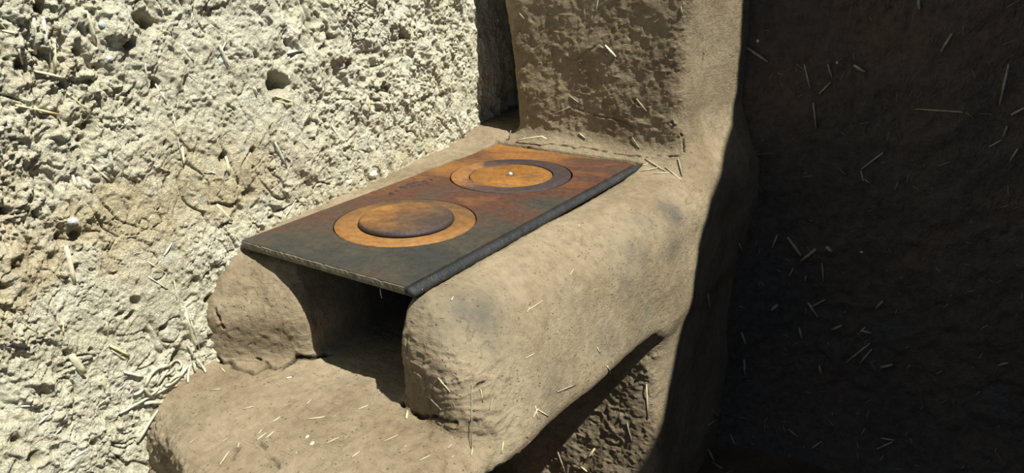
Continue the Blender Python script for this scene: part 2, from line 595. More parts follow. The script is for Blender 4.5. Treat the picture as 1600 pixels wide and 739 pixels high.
def stove_sdf(X, Y, Z):
    # --- firebox body
    xr_top = lerp_tab(Y, [-0.05, 0.05, 0.35, 0.75, 1.0], [0.475, 0.505, 0.545, 0.585, 0.585])
    xr = xr_top + (0.575 - xr_top) * sstep(-0.02, -0.26, Z)
    ztop = lerp_tab(Y, [-0.1, 0.0, 0.12, 0.3, 0.70, 0.80, 0.84, 0.9], [-0.028, -0.022, -0.017, -0.014, -0.012, -0.004, 0.012, 0.020])
    lefts = lerp_tab(X, [-0.2, -0.004, 0.006, 0.03], [0.012, 0.010, 0.0, 0.0])
    ztop = ztop + lefts
    yfront = lerp_tab(X, [-0.05, 0.0, 0.15, 0.24, 0.38, 0.50, 0.6], [-0.085, -0.085, -0.005, 0.01, -0.018, -0.042, -0.01])
    yfront = yfront + (0.055 - 0.045 * sstep(0.25, 0.36, X)) * sstep(-0.13, -0.01, Z)
    foot = (X > -0.001) & (X < 0.404) & (Y < 0.816)
    ztop = np.where(foot, np.minimum(ztop, -0.019), ztop)
    body = smax(X - xr, Z - ztop, 0.12)
    body = smax(body, (yfront - Y), 0.055)
    bot = lerp_tab(Y, [-0.2, -0.06, 0.0, 0.1, 0.3, 0.5, 0.56], [-0.30, -0.262, -0.258, -0.256, -0.262, -0.272, -0.285])
    body = smax(body, bot - Z, 0.035)
    body = smax(body, Y - 1.15, 0.01)
    # --- cavity under the plate
    li = 0.150 - 0.035 * sstep(-0.15, -0.01, Z)
    ri = 0.378 - 0.004 * sstep(-0.2, 0, Z)
    cav = smax(smax(li - X, X - ri, 0.05), Y - 0.79, 0.05)
    cav = smax(cav, -0.205 - Z, 0.03)
    body = smax(body, -cav, 0.022)
    # --- hearth ledge
    yl = lerp_tab(X, [-0.2, 0.03, 0.10, 0.20, 0.33, 0.45, 0.6], [-0.21, -0.235, -0.275, -0.32, -0.345, -0.32, -0.22])
    xl = lerp_tab(Y, [-0.4, -0.15, 0.0, 0.2], [0.535, 0.56, 0.572, 0.572])
    led = smax(Z + 0.203 + 0.02 * sstep(-0.1, -0.3, Y), yl - Y, 0.06)
    led = smax(led, X - xl, 0.07)
    led = smax(led, Y - 0.80, 0.02)
    lb = lerp_tab(Y, [-0.4, -0.2, -0.06, 0.1, 0.5], [-0.42, -0.33, -0.262, -0.256, -0.272])
    led = smax(led, lb - Z, 0.035)
    # the ledge tapers back underneath towards the wall
    led = smax(led, (yl + 0.02 + (-0.29 - Z) * 0.8) - Y, 0.05)
    f = smin(body, led, 0.018)
    # --- chimney
    xL = lerp_tab(Z, [0.0, 0.06, 0.36, 0.8], [0.034, 0.020, -0.024, -0.045])
    ch = smax(smax(xL - X, X - (0.487 + 0.048 * sstep(0.92, 1.13, Y) + 0.045 * sstep(0.12, -0.05, Z)), 0.04), 0.852 - Y + 0.045 * np.clip(Z, 0, 1), 0.05)
    ch = smax(ch, -0.15 - Z, 0.02)
    ch = smax(ch, Y - 1.15, 0.01)
    f = smin(f, ch, 0.045)
    # --- pedestal under the chimney and behind the wood bay
    pe = smax(smax(X - 0.572 - 0.02 * sstep(-0.3, -0.7, Z), 0.565 - Y - 0.03 * sstep(-0.4, -0.75, Z), 0.05), Z + 0.16, 0.05)
    f = smin(f, pe, 0.05)
    # --- front prop under the ledge, out of frame
    pr = smax(smax(smax(X - 0.50, -0.14 - X, 0.05), smax(Y + 0.12, -0.25 - Y, 0.05), 0.05), Z + 0.25, 0.03)
    f = smin(f, pr, 0.03)
    # --- run into the back wall and the left wall
    return f


GS = 0.0053
gx = np.arange(-0.16, 0.745, GS, dtype=np.float32)
gy = np.arange(-0.40, 1.175, GS, dtype=np.float32)
gz = np.arange(-0.80, 0.62, GS, dtype=np.float32)
S = np.empty((len(gx), len(gy), len(gz)), np.float32)
for i0 in range(0, len(gx), 40):
    xx, yy, zz = np.meshgrid(gx[i0:i0 + 40], gy, gz, indexing='ij')
    S[i0:i0 + 40] = stove_sdf(xx, yy, zz)


def surface_nets(S, org, st):
    ins = S < 0
    nx, ny, nz = S.shape
    cnt = np.zeros((nx - 1, ny - 1, nz - 1), np.uint8)
    for a in (0, 1):
        for b in (0, 1):
            for c in (0, 1):
                cnt += ins[a:nx - 1 + a, b:ny - 1 + b, c:nz - 1 + c]
    act = (cnt > 0) & (cnt < 8)
    idx = np.full(act.shape, -1, np.int64)
    ci = np.argwhere(act)
    idx[act] = np.arange(len(ci))
    acc = np.zeros((len(ci), 3))
    n = np.zeros(len(ci))
    corners = [(a, b, c) for a in (0, 1) for b in (0, 1) for c in (0, 1)]
    for p in corners:
        for ax in range(3):
            if p[ax]:
                continue
            q = list(p)
            q[ax] = 1
            s0 = S[ci[:, 0] + p[0], ci[:, 1] + p[1], ci[:, 2] + p[2]]
            s1 = S[ci[:, 0] + q[0], ci[:, 1] + q[1], ci[:, 2] + q[2]]
            m = (s0 < 0) != (s1 < 0)
            t = np.where(m, s0 / np.where(m, s0 - s1, 1), 0)
            pos = np.tile(np.array(p, float), (len(ci), 1))
            pos[:, ax] += t
            acc[m] += pos[m]
            n[m] += 1
    V = (ci + acc / n[:, None]) * st + np.array(org)
    faces = []
    for ax in range(3):
        sl0 = [slice(None)] * 3
        sl1 = [slice(None)] * 3
        sl0[ax] = slice(0, -1)
        sl1[ax] = slice(1, None)
        a0, a1 = ins[tuple(sl0)], ins[tuple(sl1)]
        e = np.argwhere(a0 != a1)
        o1, o2 = [k for k in range(3) if k != ax]
        ok = (e[:, o1] > 0) & (e[:, o2] > 0) & (e[:, o1] < S.shape[o1] - 1) & (e[:, o2] < S.shape[o2] - 1)
        e = e[ok]
        d1 = np.zeros(3, int)
        d2 = np.zeros(3, int)
        d1[o1] = 1
        d2[o2] = 1
        g = lambda k: idx[k[:, 0], k[:, 1], k[:, 2]]
        q = np.stack([g(e - d1 - d2), g(e - d2), g(e), g(e - d1)], 1)
        inside_first = a0[e[:, 0], e[:, 1], e[:, 2]]
        flip = inside_first if ax != 1 else ~inside_first
        q[~flip] = q[~flip][:, ::-1]
        faces.append(q)
    return V, np.concatenate(faces)


SV, SF = surface_nets(S, (gx[0], gy[0], gz[0]), GS)
del S
# drop what is buried behind the walls or cut off above
cen = SV[SF].mean(1)
keep = (cen[:, 0] > wallx(cen[:, 1]) - 0.05) & (cen[:, 1] < 1.15) & (cen[:, 2] > -0.795)
SF = SF[keep]
used = np.unique(SF)
remap = np.full(len(SV), -1)
remap[used] = np.arange(len(used))
SV, SF = SV[used], remap[SF]

tmp = from_np('tmp', SV, SF, CLAY)
md = tmp.modifiers.new('s', 'SUBSURF')
md.levels = 1
dg = bpy.context.evaluated_depsgraph_get()
me = bpy.data.meshes.new_from_object(tmp.evaluated_get(dg))
bpy.data.objects.remove(tmp)
nV = len(me.vertices)
V = np.empty(nV * 3, np.float32)
me.vertices.foreach_get('co', V)
V = V.reshape(-1, 3).astype(np.float64)
N = np.empty(nV * 3, np.float32)
me.vertex_normals.foreach_get('vector', N)
N = N.reshape(-1, 3)
F = np.empty(len(me.loops), np.int32)
me.loops.foreach_get('vertex_index', F)
F = F.reshape(-1, 4)
bpy.data.meshes.remove(me)

Xv, Yv, Zv = V[:, 0], V[:, 1], V[:, 2]
front_ch = sstep(0.02, 0.08, Zv) * sstep(0.5, 0.8, -N[:, 1]) * (Yv > 0.8)
side = sstep(0.4, 0.8, N[:, 0]) * (Yv > 0.1)
bay = sstep(-0.26, -0.30, Zv) * (Yv > 0.3) * sstep(0.3, 0.7, -N[:, 1])
cheek = sstep(0.3, 0.7, -N[:, 1]) * (Yv < 0.15)
under = sstep(-0.215, -0.25, Zv) * (Yv < 0.0)
rough = 0.5 + 0.55 * front_ch + 0.5 * cheek + 0.8 * bay - 0.15 * side + 1.0 * under * sstep(0.25, 0.05, Xv) + 0.5 * under
D = 0.0045 * fbm(V, 8, 2, 100) + rough * (0.0022 * fbm(V, 24, 2, 103) + 0.0010 * fbm(V, 70, 2, 106))
# ridged lumps: trowel and finger marks
Q = V * np.array([22, 22, 34])
rid = 1 - np.abs(vnoise(Q + 1.3 * vnoise(V * 26, 110)[:, None], 111))
D += rough * 0.0011 * (rid ** 3)
Q = V * np.array([55, 55, 80])
rid = 1 - np.abs(vnoise(Q + 1.5 * vnoise(V * 50, 112)[:, None], 113))
D += rough * 0.0011 * (rid ** 4)
# wet-hand wrinkles on the face of the outer cheek
wr = sstep(0.36, 0.39, Xv) * sstep(0.06, 0.0, Yv) * sstep(-0.215, -0.19, Zv) * sstep(-0.04, -0.10, Zv)
Q = np.stack([Xv * 24, Yv * 24, Zv * 120], 1)
D += wr * 0.0030 * (1 - np.abs(vnoise(Q + 1.6 * vnoise(V * 30, 116)[:, None], 115))) ** 3
wr2 = sstep(0.14, 0.02, Xv) * sstep(0.05, -0.02, Yv) * sstep(-0.215, -0.19, Zv)
D += wr2 * 0.0020 * vnoise(V * np.array([30, 30, 60]), 117)
# small scabs
sc = vnoise(V * 95, 114)
D += rough * 0.0016 * sstep(0.35, 0.75, sc) - rough * 0.0012 * sstep(-0.5, -0.8, sc)


def on_level(px, py, ax, val):
    d = ray(px, py)
    t = (val - CC[ax]) / d[ax]
    return CC + t * d


def polydist(V, pts):
    dm = np.full(len(V), 9.0)
    for a, b in zip(pts[:-1], pts[1:]):
        a, b = np.array(a), np.array(b)
        ab = b - a
        t = np.clip(((V - a) @ ab) / (ab @ ab), 0, 1)
        dm = np.minimum(dm, np.linalg.norm(V - (a + t[:, None] * ab), axis=1))
    return dm


# shrinkage cracks, laid on the surface where they run
from mathutils.bvhtree import BVHTree
V = V + N * D[:, None]
D = np.zeros(nV)
bvh = BVHTree.FromPolygons(V.tolist(), F.tolist())


def stove_hit(px, py):
    d = ray(px, py)
    loc, nor, idx, dist = bvh.ray_cast(Vector(CC), Vector(d))
    return np.array(loc) if loc is not None else None


CR_LINES = [
    ([(337, 560), (352, 566), (372, 576), (398, 584), (418, 572), (428, 578), (448, 571), (462, 560), (490, 558), (520, 552)], 0.0040, 1.2),
    ([(418, 572), (412, 564), (402, 560)], 0.0022, 0.8),
    ([(418, 588), (432, 586), (448, 571)], 0.0020, 0.7),
    ([(628, 632), (645, 644), (668, 652), (692, 656), (712, 662)], 0.0038, 1.1),
    ([(338, 482), (345, 500), (352, 512)], 0.0024, 0.8),
    ([(810, 330), (850, 348), (890, 352), (935, 372)], 0.0009, 0.5),
    ([(880, 338), (915, 352), (905, 385)], 0.0009, 0.5),
    ([(690, 588), (697, 600), (709, 598), (735, 588)], 0.0014, 0.6),
    ([(738, 610), (750, 602), (772, 594)], 0.0026, 0.8),
    ([(735, 560), (737, 700)], 0.0012, 0.3),
    ([(340, 628), (354, 630), (372, 624)], 0.0012, 0.5),
    ([(405, 690), (420, 712), (434, 734)], 0.0022, 0.8),
    ([(352, 706), (372, 700), (362, 718)], 0.0022, 0.6),
    ([(1092, 80), (1100, 72), (1098, 100)], 0.002, 0.8),
    ([(1048, 190), (1066, 215), (1071, 236)], 0.002, 0.8),
    ([(820, 232), (860, 226), (905, 232), (960, 240), (1010, 246), (1060, 244)], 0.0022, 0.45),
    ([(900, 170), (935, 182), (975, 190), (990, 200)], 0.0024, 0.35),
    ([(930, 72), (900, 95), (880, 90)], 0.0020, 0.3),
    ([(985, 150), (1000, 165), (1012, 175)], 0.0022, 0.4),
    ([(640, 480), (636, 540), (634, 620)], 0.0016, 0.3),
]
crack = np.zeros(nV)
jit = V + 0.004 * np.stack([vnoise(V * 60, 120), vnoise(V * 60, 121), vnoise(V * 60, 122)], 1)
for pts, w, dep in CR_LINES:
    hp = [stove_hit(*p) for p in pts]
    hp = [p for p in hp if p is not None]
    if len(hp) < 2:
        continue
    hp = np.array(hp)
    hp[:, 2] += 0.0
    lo_, hi_ = hp.min(0) - 0.02, hp.max(0) + 0.02
    sel = np.all((V > lo_) & (V < hi_), axis=1)
    d = polydist(jit[sel], hp)
    w = w * 1.35
    g = sstep(w, w * 0.25, d)
    D[sel] -= 0.007 * dep * g
    D[sel] += 0.0012 * dep * sstep(w * 4, w * 1.3, d) * (1 - g)
    crack[sel] = np.maximum(crack[sel], 0.85 * dep * g)
# random fine cracks
Q = V * np.array([14, 14, 16])
r = np.abs(vnoise(Q + 1.8 * vnoise(V * 22, 130)[:, None], 131))
fc = sstep(0.03, 0.004, r) * sstep(0.25, 0.5, vnoise(V * 9, 132)) * 0.7
D -= 0.0016 * fc
crack = np.maximum(crack, fc * 0.5)

grey_tint = np.zeros(nV)  # soft grey patches on body side and cheek, and the sooty firebox inside
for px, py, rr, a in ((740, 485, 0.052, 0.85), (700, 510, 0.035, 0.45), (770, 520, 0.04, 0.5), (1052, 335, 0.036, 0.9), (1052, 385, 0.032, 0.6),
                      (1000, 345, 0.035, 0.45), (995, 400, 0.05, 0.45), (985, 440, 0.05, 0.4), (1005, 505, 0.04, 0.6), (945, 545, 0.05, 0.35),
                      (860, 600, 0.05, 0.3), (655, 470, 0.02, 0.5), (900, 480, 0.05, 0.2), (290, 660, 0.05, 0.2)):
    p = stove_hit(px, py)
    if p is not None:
        grey_tint = np.maximum(grey_tint, a * np.exp(-((V - p) ** 2).sum(1) / rr ** 2))
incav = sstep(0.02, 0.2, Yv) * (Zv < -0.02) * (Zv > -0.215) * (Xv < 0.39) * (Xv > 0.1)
grey_tint = np.maximum(grey_tint, 0.95 * incav)
grey_tint = np.clip(grey_tint * (1 + 0.5 * fbm(V, 30, 2, 140)), 0, 1)

V = V + N * D[:, None]
foot = (V[:, 0] > -0.0045) & (V[:, 0] < 0.4065) & (V[:, 1] > -0.01) & (V[:, 1] < 0.8165) & (V[:, 2] > -0.04)
V[:, 2] = np.where(foot, np.minimum(V[:, 2], -0.0164), V[:, 2])

# smooth normals over the whole body, so that the joins between its parts do not show
nrm = np.zeros((nV, 3))
a, b, c, d = V[F[:, 0]], V[F[:, 1]], V[F[:, 2]], V[F[:, 3]]
fn = np.cross(c - a, d - b)
for k in range(4):
    for ax in range(3):
        nrm[:, ax] += np.bincount(F[:, k], fn[:, ax], nV)
nrm /= np.linalg.norm(nrm, axis=1)[:, None] + 1e-12

stove = bpy.data.objects.new('clay_stove', None)
COL.objects.link(stove)
stove.location = (0.25, 0.40, -0.79)
tag(stove, 'brown hand-moulded clay stove with chimney built against the pale wall', 'stove')
cen = V[F].mean(1)
cx, cy, cz = cen.T
reg = np.zeros(len(F), int)                                    # 0 firebox
reg[(cz > 0.008) & (cy > 0.80)] = 1                              # chimney
reg[(cy > 0.875) & (cz > -0.05)] = 1
reg[(cz < -0.192) & (cy < 0.80) & (cx < 0.388) & (cz > -0.24)] = 2  # hearth ledge, running on as the firebox floor
reg[(cy < -0.005) & (cz < -0.192)] = 2
reg[(cz < -0.285) & (cy > 0.45)] = 3                             # pedestal
reg[(cz < -0.27) & (cy < -0.06) & (cy > -0.23) & (cx < 0.48)] = 4
offs = np.array(stove.location)
stove_parts = {}
for r_, nm in enumerate(('firebox', 'chimney', 'hearth_ledge', 'pedestal', 'front_prop')):
    f = F[reg == r_]
    u = np.unique(f)
    rm = np.full(nV, -1)
    rm[u] = np.arange(len(u))
    o = from_np(nm, V[u] - offs, rm[f], CLAY, stove, attrs={'grey_tint': grey_tint[u], 'crack': crack[u]}, normals=nrm[u])
    stove_parts[nm] = o
stove_parts['chimney']['label'] = 'square clay chimney rising behind the iron plate'
stove_parts['hearth_ledge']['label'] = 'rounded clay ledge in front of the fire opening'

# chimney shaft above the frame
bm = bmesh.new()
prev = None
for i, z in enumerate(np.linspace(0.60, 1.497, 16)):
    ringv = []
    for t in range(28):
        a = 2 * math.pi * t / 28
        ca, sa = math.cos(a), math.sin(a)
        ex = 0.17
        x = 0.228 + 0.262 * math.copysign(abs(ca) ** ex, ca)
        y = 1.10 + (0.248 - 0.045 * z) * math.copysign(abs(sa) ** ex, sa)
        ringv.append(bm.verts.new((x - offs[0] + random.uniform(-.004, .004), min(y, 1.13) - offs[1] + random.uniform(-.004, .004), z - offs[2])))
    if prev:
        for t in range(28):
            bm.faces.new((prev[t], prev[(t + 1) % 28], ringv[(t + 1) % 28], ringv[t]))
    prev = ringv
bm_obj('chimney_shaft', bm, CLAY, stove, True)

# ------------------------------------------------------------------ cast-iron plate, rings and lids
RC1, RR1 = (0.187, 0.230), 0.1340
RC2, RR2 = (0.188, 0.590), 0.1365


def circle(c, r, n=96, wob=0.0):
    return [(c[0] + r * math.cos(2 * math.pi * i / n), c[1] + r * math.sin(2 * math.pi * i / n)) for i in range(n)]


def plate_part(name, outline, holes, z0, z1, mat, parent, bevel=0.001):
    bm = bmesh.new()
    loops = []
    for pts in [outline] + holes:
        vs = [bm.verts.new((x, y, z1)) for x, y in pts]
        loops.append([bm.edges.new((vs[i], vs[(i + 1) % len(vs)])) for i in range(len(vs))])
    bmesh.ops.triangle_fill(bm, use_beauty=True, use_dissolve=False, edges=[e for l in loops for e in l])
    bmesh.ops.recalc_face_normals(bm, faces=bm.faces)
    if sum(f.normal.z for f in bm.faces) < 0:
        bmesh.ops.reverse_faces(bm, faces=bm.faces)
    top = list(bm.faces)
    ext = bmesh.ops.extrude_face_region(bm, geom=top, use_keep_orig=True)
    nv_ = [g for g in ext['geom'] if isinstance(g, bmesh.types.BMVert)]
    for v in nv_:
        v.co.z = z0
    bmesh.ops.recalc_face_normals(bm, faces=bm.faces)
    o = bm_obj(name, bm, mat, parent)
    b = o.modifiers.new('bevel', 'BEVEL')
    b.width = bevel
    b.segments = 2
    b.limit_method = 'ANGLE'
    b.angle_limit = math.radians(50)
    return o


def lathe(name, prof, c, mat, parent=None, n=72, z=0.0):
    bm = bmesh.new()
    rows = []
    for r, h in prof:
        if r < 1e-6:
            rows.append([bm.verts.new((c[0], c[1], h + z))])
        else:
            rows.append([bm.verts.new((c[0] + r * math.cos(2 * math.pi * i / n), c[1] + r * math.sin(2 * math.pi * i / n), h + z)) for i in range(n)])
    for a, b in zip(rows[:-1], rows[1:]):
        for i in range(n):
            j = (i + 1) % n
            if len(a) == 1:
                bm.faces.new((a[0], b[i], b[j]))
            elif len(b) == 1:
                bm.faces.new((a[i], b[0], a[j]))
            else:
                bm.faces.new((a[i], b[i], b[j], a[j]))
    bmesh.ops.recalc_face_normals(bm, faces=bm.faces)
    return bm_obj(name, bm, mat, parent, True)


plate = bpy.data.objects.new('stove_plate', None)
COL.objects.link(plate)
tag(plate, 'rusted cast-iron stove plate with two burner openings, set on the clay stove', 'stove plate')
out = []
for a, b, n in (((0, 0), (0.386, 0), 24), ((0.386, 0), (0.386, 0.812), 48), ((0.386, 0.812), (0, 0.812), 24), ((0, 0.812), (0, 0), 48)):
    for i in range(n):
        t = i / n
        out.append((a[0] + (b[0] - a[0]) * t + random.uniform(-.0004, .0004), a[1] + (b[1] - a[1]) * t + random.uniform(-.0004, .0004)))
plate_part('plate_top', out, [circle(RC1, RR1 + 0.0010), circle(RC2, RR2 + 0.0022)], -0.0145, 0.0, IRON, plate, 0.0013)
# rounded lip along the right edge, behind a dark groove
bm = bmesh.new()
prof = [(0.386, -0.0145), (0.386, -0.0052), (0.3885, -0.0050), (0.3900, -0.0022), (0.3930, -0.0018), (0.398, -0.0046), (0.4015, -0.0090), (0.4025, -0.0125), (0.4015, -0.0155)]
rows = []
for i in range(121):
    y = 0.812 * i / 120
    rows.append([bm.verts.new((x + (random.uniform(-.0004, .0004) if k > 2 else 0), y, z + (random.uniform(-.0004, .0004) if 2 < k < 8 else 0))) for k, (x, z) in enumerate(prof)])
for a, b in zip(rows[:-1], rows[1:]):
    for k in range(len(prof)):
        k2 = (k + 1) % len(prof)
        bm.faces.new((a[k], a[k2], b[k2], b[k]))
bm.faces.new(rows[0])
bm.faces.new(rows[-1][::-1])
bmesh.ops.recalc_face_normals(bm, faces=bm.faces)
rim = bm_obj('edge_lip', bm, RIM, plate, True)
# paler scaled face of the short front edge, chipped here and there
bm = bmesh.new()
rows = []
for i in range(81):
    x = 0.001 + 0.384 * i / 80
    e = random.uniform(0, .0006) + (0.0016 if random.random() < 0.06 else 0)
    rows.append([bm.verts.new((x, yy, zz)) for yy, zz in ((0.0005, -0.0012 - e), (-0.0014 + random.uniform(-.0004, .0004), -0.0020 - e), (-0.0016 + random.uniform(-.0004, .0004), -0.008), (-0.0010, -0.0142), (0.0005, -0.0150))])
for a, b in zip(rows[:-1], rows[1:]):
    for k in range(4):
        bm.faces.new((a[k], a[k + 1], b[k + 1], b[k]))
bmesh.ops.recalc_face_normals(bm, faces=bm.faces)
fe = bm_obj('edge_face', bm, EDGE, plate, False)
fe['label'] = 'pale grey-olive scaled short edge'
rim['label'] = 'bluish black rounded lip along the outer long edge'
# worn cast relief left of the front opening, too worn to read
bm = bmesh.new()
for px, py, lx, ly, hh in ((612, 303, .012, .006, .0016), (620, 299, .007, .005, .0012), (630, 293, .012, .006, .0018), (638, 289, .007, .009, .0016), (645, 292, .005, .006, .0015),
                           (650, 286, .010, .006, .0018), (658, 289, .006, .008, .0014), (664, 284, .010, .005, .0014), (674, 281, .008, .004, .0014), (668, 287, .004, .004, .001)):
    p = on_level(px, py, 2, 0.0)
    rot = random.uniform(-0.5, 0.6)
    base = []
    for i in range(10):
        a = 2 * math.pi * i / 10
        x, y = lx * math.cos(a), ly * math.sin(a)
        base.append((p[0] + x * math.cos(rot) - y * math.sin(rot), p[1] + x * math.sin(rot) + y * math.cos(rot)))
    v0 = [bm.verts.new((x, y, -0.0002)) for x, y in base]
    v1 = [bm.verts.new((p[0] + (x - p[0]) * .6, p[1] + (y - p[1]) * .6, hh * 1.3)) for x, y in base]
    for i in range(10):
        bm.faces.new((v0[i], v0[(i + 1) % 10], v1[(i + 1) % 10], v1[i]))
    bm.faces.new(v1)
bm_obj('cast_relief', bm, LID_BROWN, plate, True)

def flat_ring(name, c, r0, r1, mat, z, th=0.008):
    e = 0.0010
    o = lathe(name, [(r0 + e, z), (r1 - e, z), (r1, z - e), (r1, z - th), (r0, z - th), (r0, z - e), (r0 + e, z)], (0, 0), mat, None, 96)
    o.location = (c[0], c[1], 0)
    return o


for c_, r_ in ((RC1, RR1), (RC2, RR2)):  # added under each ring joint to block leaking sun
    lathe('burner_light_stop', [(r_ - 0.007, -0.0090), (r_ + 0.0035, -0.0090), (r_ + 0.0035, -0.0146), (r_ - 0.007, -0.0146), (r_ - 0.007, -0.0090)], c_, RIM, plate, 96)
ring1 = flat_ring('burner_ring', RC1, 0.0870, RR1 - 0.0010, RING_OCHRE, -0.0004)
tag(ring1, 'flat ochre burner ring around the raised lid, nearer the fire opening', 'burner ring')
ring2 = flat_ring('burner_ring', RC2, 0.0952, RR2 - 0.0014, RING_PURPLE, 0.0006)
lathe('inner_seat', [(0.0885, -0.0090), (0.0985, -0.0090), (0.0985, -0.0125), (0.0885, -0.0125), (0.0885, -0.0090)], (0, 0), RIM, ring2, 72)
tag(ring2, 'purple-brown burner ring around the flat orange disc, nearer the chimney', 'burner ring')
lid1 = lathe('burner_disc', [(0, 0.0118), (0.045, 0.0120), (0.074, 0.0119), (0.083, 0.0108), (0.0882, 0.0084), (0.0905, 0.0045), (0.0905, 0.0014), (0.0885, -0.0002), (0, -0.0002)],
             (0, 0), LID_BROWN, None, 96)
lid1.location = (RC1[0] + 0.004, RC1[1] - 0.001, 0)
tag(lid1, 'thick raised burner disc with rounded rim, half orange and half grey-brown', 'burner disc')
md = lid1.modifiers.new('d', 'SUBSURF')
md.levels = md.render_levels = 1
lid2 = bpy.data.objects.new('burner_disc', None)
COL.objects.link(lid2)
lid2.location = (RC2[0] + 0.001, RC2[1] - 0.001, 0)
tag(lid2, 'flat bright orange burner disc with a small pale knob in its middle', 'burner disc')
lathe('disc', [(0, -0.0002), (0.0915, -0.0006), (0.0930, -0.0016), (0.0930, -0.0085), (0, -0.0085)], (0, 0), LID_ORANGE, lid2, 96)
kn = lathe('knob', [(0, 0.0058), (0.0022, 0.0056), (0.0042, 0.0040), (0.0050, 0.0018), (0.0046, -0.0004), (0, -0.0004)], (-0.003, 0.002), STONE, lid2, 16)
kn['label'] = 'small pale grey knob'
lathe('boss', [(0, 0.0012), (0.008, 0.0010), (0.011, 0.0), (0.0115, -0.0006), (0, -0.0006)], (-0.001, -0.001), LID_BROWN, lid2, 24)

# ------------------------------------------------------------------ straw, roots and stones bedded in the clay
bpy.context.view_layer.update()
dg = bpy.context.evaluated_depsgraph_get()


def hit(px, py):
    d = ray(px, py)
    ok, loc, nor, idx, ob, _ = scene.ray_cast(dg, Vector(CC), Vector(d))
    return (loc, nor, ob) if ok else (None, None, None)


def tube_bm(bm, pts, rad, seg=6, flat=0.6, taper=True, closed=True):
    n = len(pts)
    rows = []
    up = Vector((0.3, -0.5, 0.8)).normalized()
    for i, p in enumerate(pts):
        t = (pts[min(i + 1, n - 1)] - pts[max(i - 1, 0)]).normalized()
        s = t.cross(up)
        if s.length < 1e-3:
            s = t.cross(Vector((1, 0, 0)))
        s.normalize()
        w = t.cross(s).normalized()
        r = rad * (0.75 if taper and i in (0, n - 1) else 1.0)
        rows.append([bm.verts.new(p + s * (r * math.cos(2 * math.pi * k / seg)) + w * (r * flat * math.sin(2 * math.pi * k / seg))) for k in range(seg)])
    for a, b in zip(rows[:-1], rows[1:]):
        for k in range(seg):
            bm.faces.new((a[k], a[(k + 1) % seg], b[(k + 1) % seg], b[k]))
    bm.faces.new(rows[0][::-1])
    bm.faces.new(rows[-1])


def local(parent, p):
    return Vector(p) - parent.matrix_world.translation


def parent_for(ob):
    return ob if ob is not None else wall_left


def stalk(name, pix, wpx, mat, lift=0.6, flat=0.6, seg=6, wall=True):
    """a stalk lying on the surface under the given points"""
    pts, obs, nrms, rad = [], [], [], 0
    for px, py in pix:
        p, n, ob = hit(px, py)
        if p is None:
            return None
        if ob.name.split('.')[0] not in OKS:
            continue
        t = (p - Vector(CC)).length
        rad = 0.5 * wpx * t / FPX
        if name == 'root':
            n = (n + Vector((2.5, 0, 0.4))).normalized()
        nrms.append(n)
        pts.append(p + n * rad * lift)
        obs.append(ob)
    if len(pts) < 2:
        return None
    par = obs[0]
    n_ = len(pts)
    if name == 'straw' and n_ > 2 and (pts[-1] - pts[0]).length < 0.12:
        a_, b_ = pts[0], pts[-1]
        nn_ = nrms[n_ // 2]
        line = [a_.lerp(b_, i / (n_ - 1)) for i in range(n_)]
        dev = sum(max(-rad, (pts[i] - line[i]).dot(nn_)) for i in range(1, n_ - 1)) / (n_ - 2)
        dev = min(max(dev, 0), 0.006)
        pts = [q + nn_ * dev for q in line]
    elif name == 'root' and n_ > 2:
        # a free spline through the bedding points, smoothed
        for _ in range(2):
            pts = [pts[0]] + [(pts[i - 1] + pts[i] * 2 + pts[i + 1]) / 4 + nrms[i] * rad * 0.12 for i in range(1, n_ - 1)] + [pts[-1]]
    bm = bmesh.new()
    o0 = par.matrix_world.translation
    # loop-free smoothing
    tube_bm(bm, [p - o0 for p in pts], rad, seg, flat)
    bmesh.ops.recalc_face_normals(bm, faces=bm.faces)
    o = bm_obj(name, bm, mat, par, True)
    return o


OKS = {'wall_left', 'wall_back', 'floor', 'firebox', 'chimney', 'hearth_ledge', 'pedestal', 'front_prop'}


def mids(a, b, n=4):
    return [(a[0] + (b[0] - a[0]) * i / (n - 1), a[1] + (b[1] - a[1]) * i / (n - 1)) for i in range(n)]


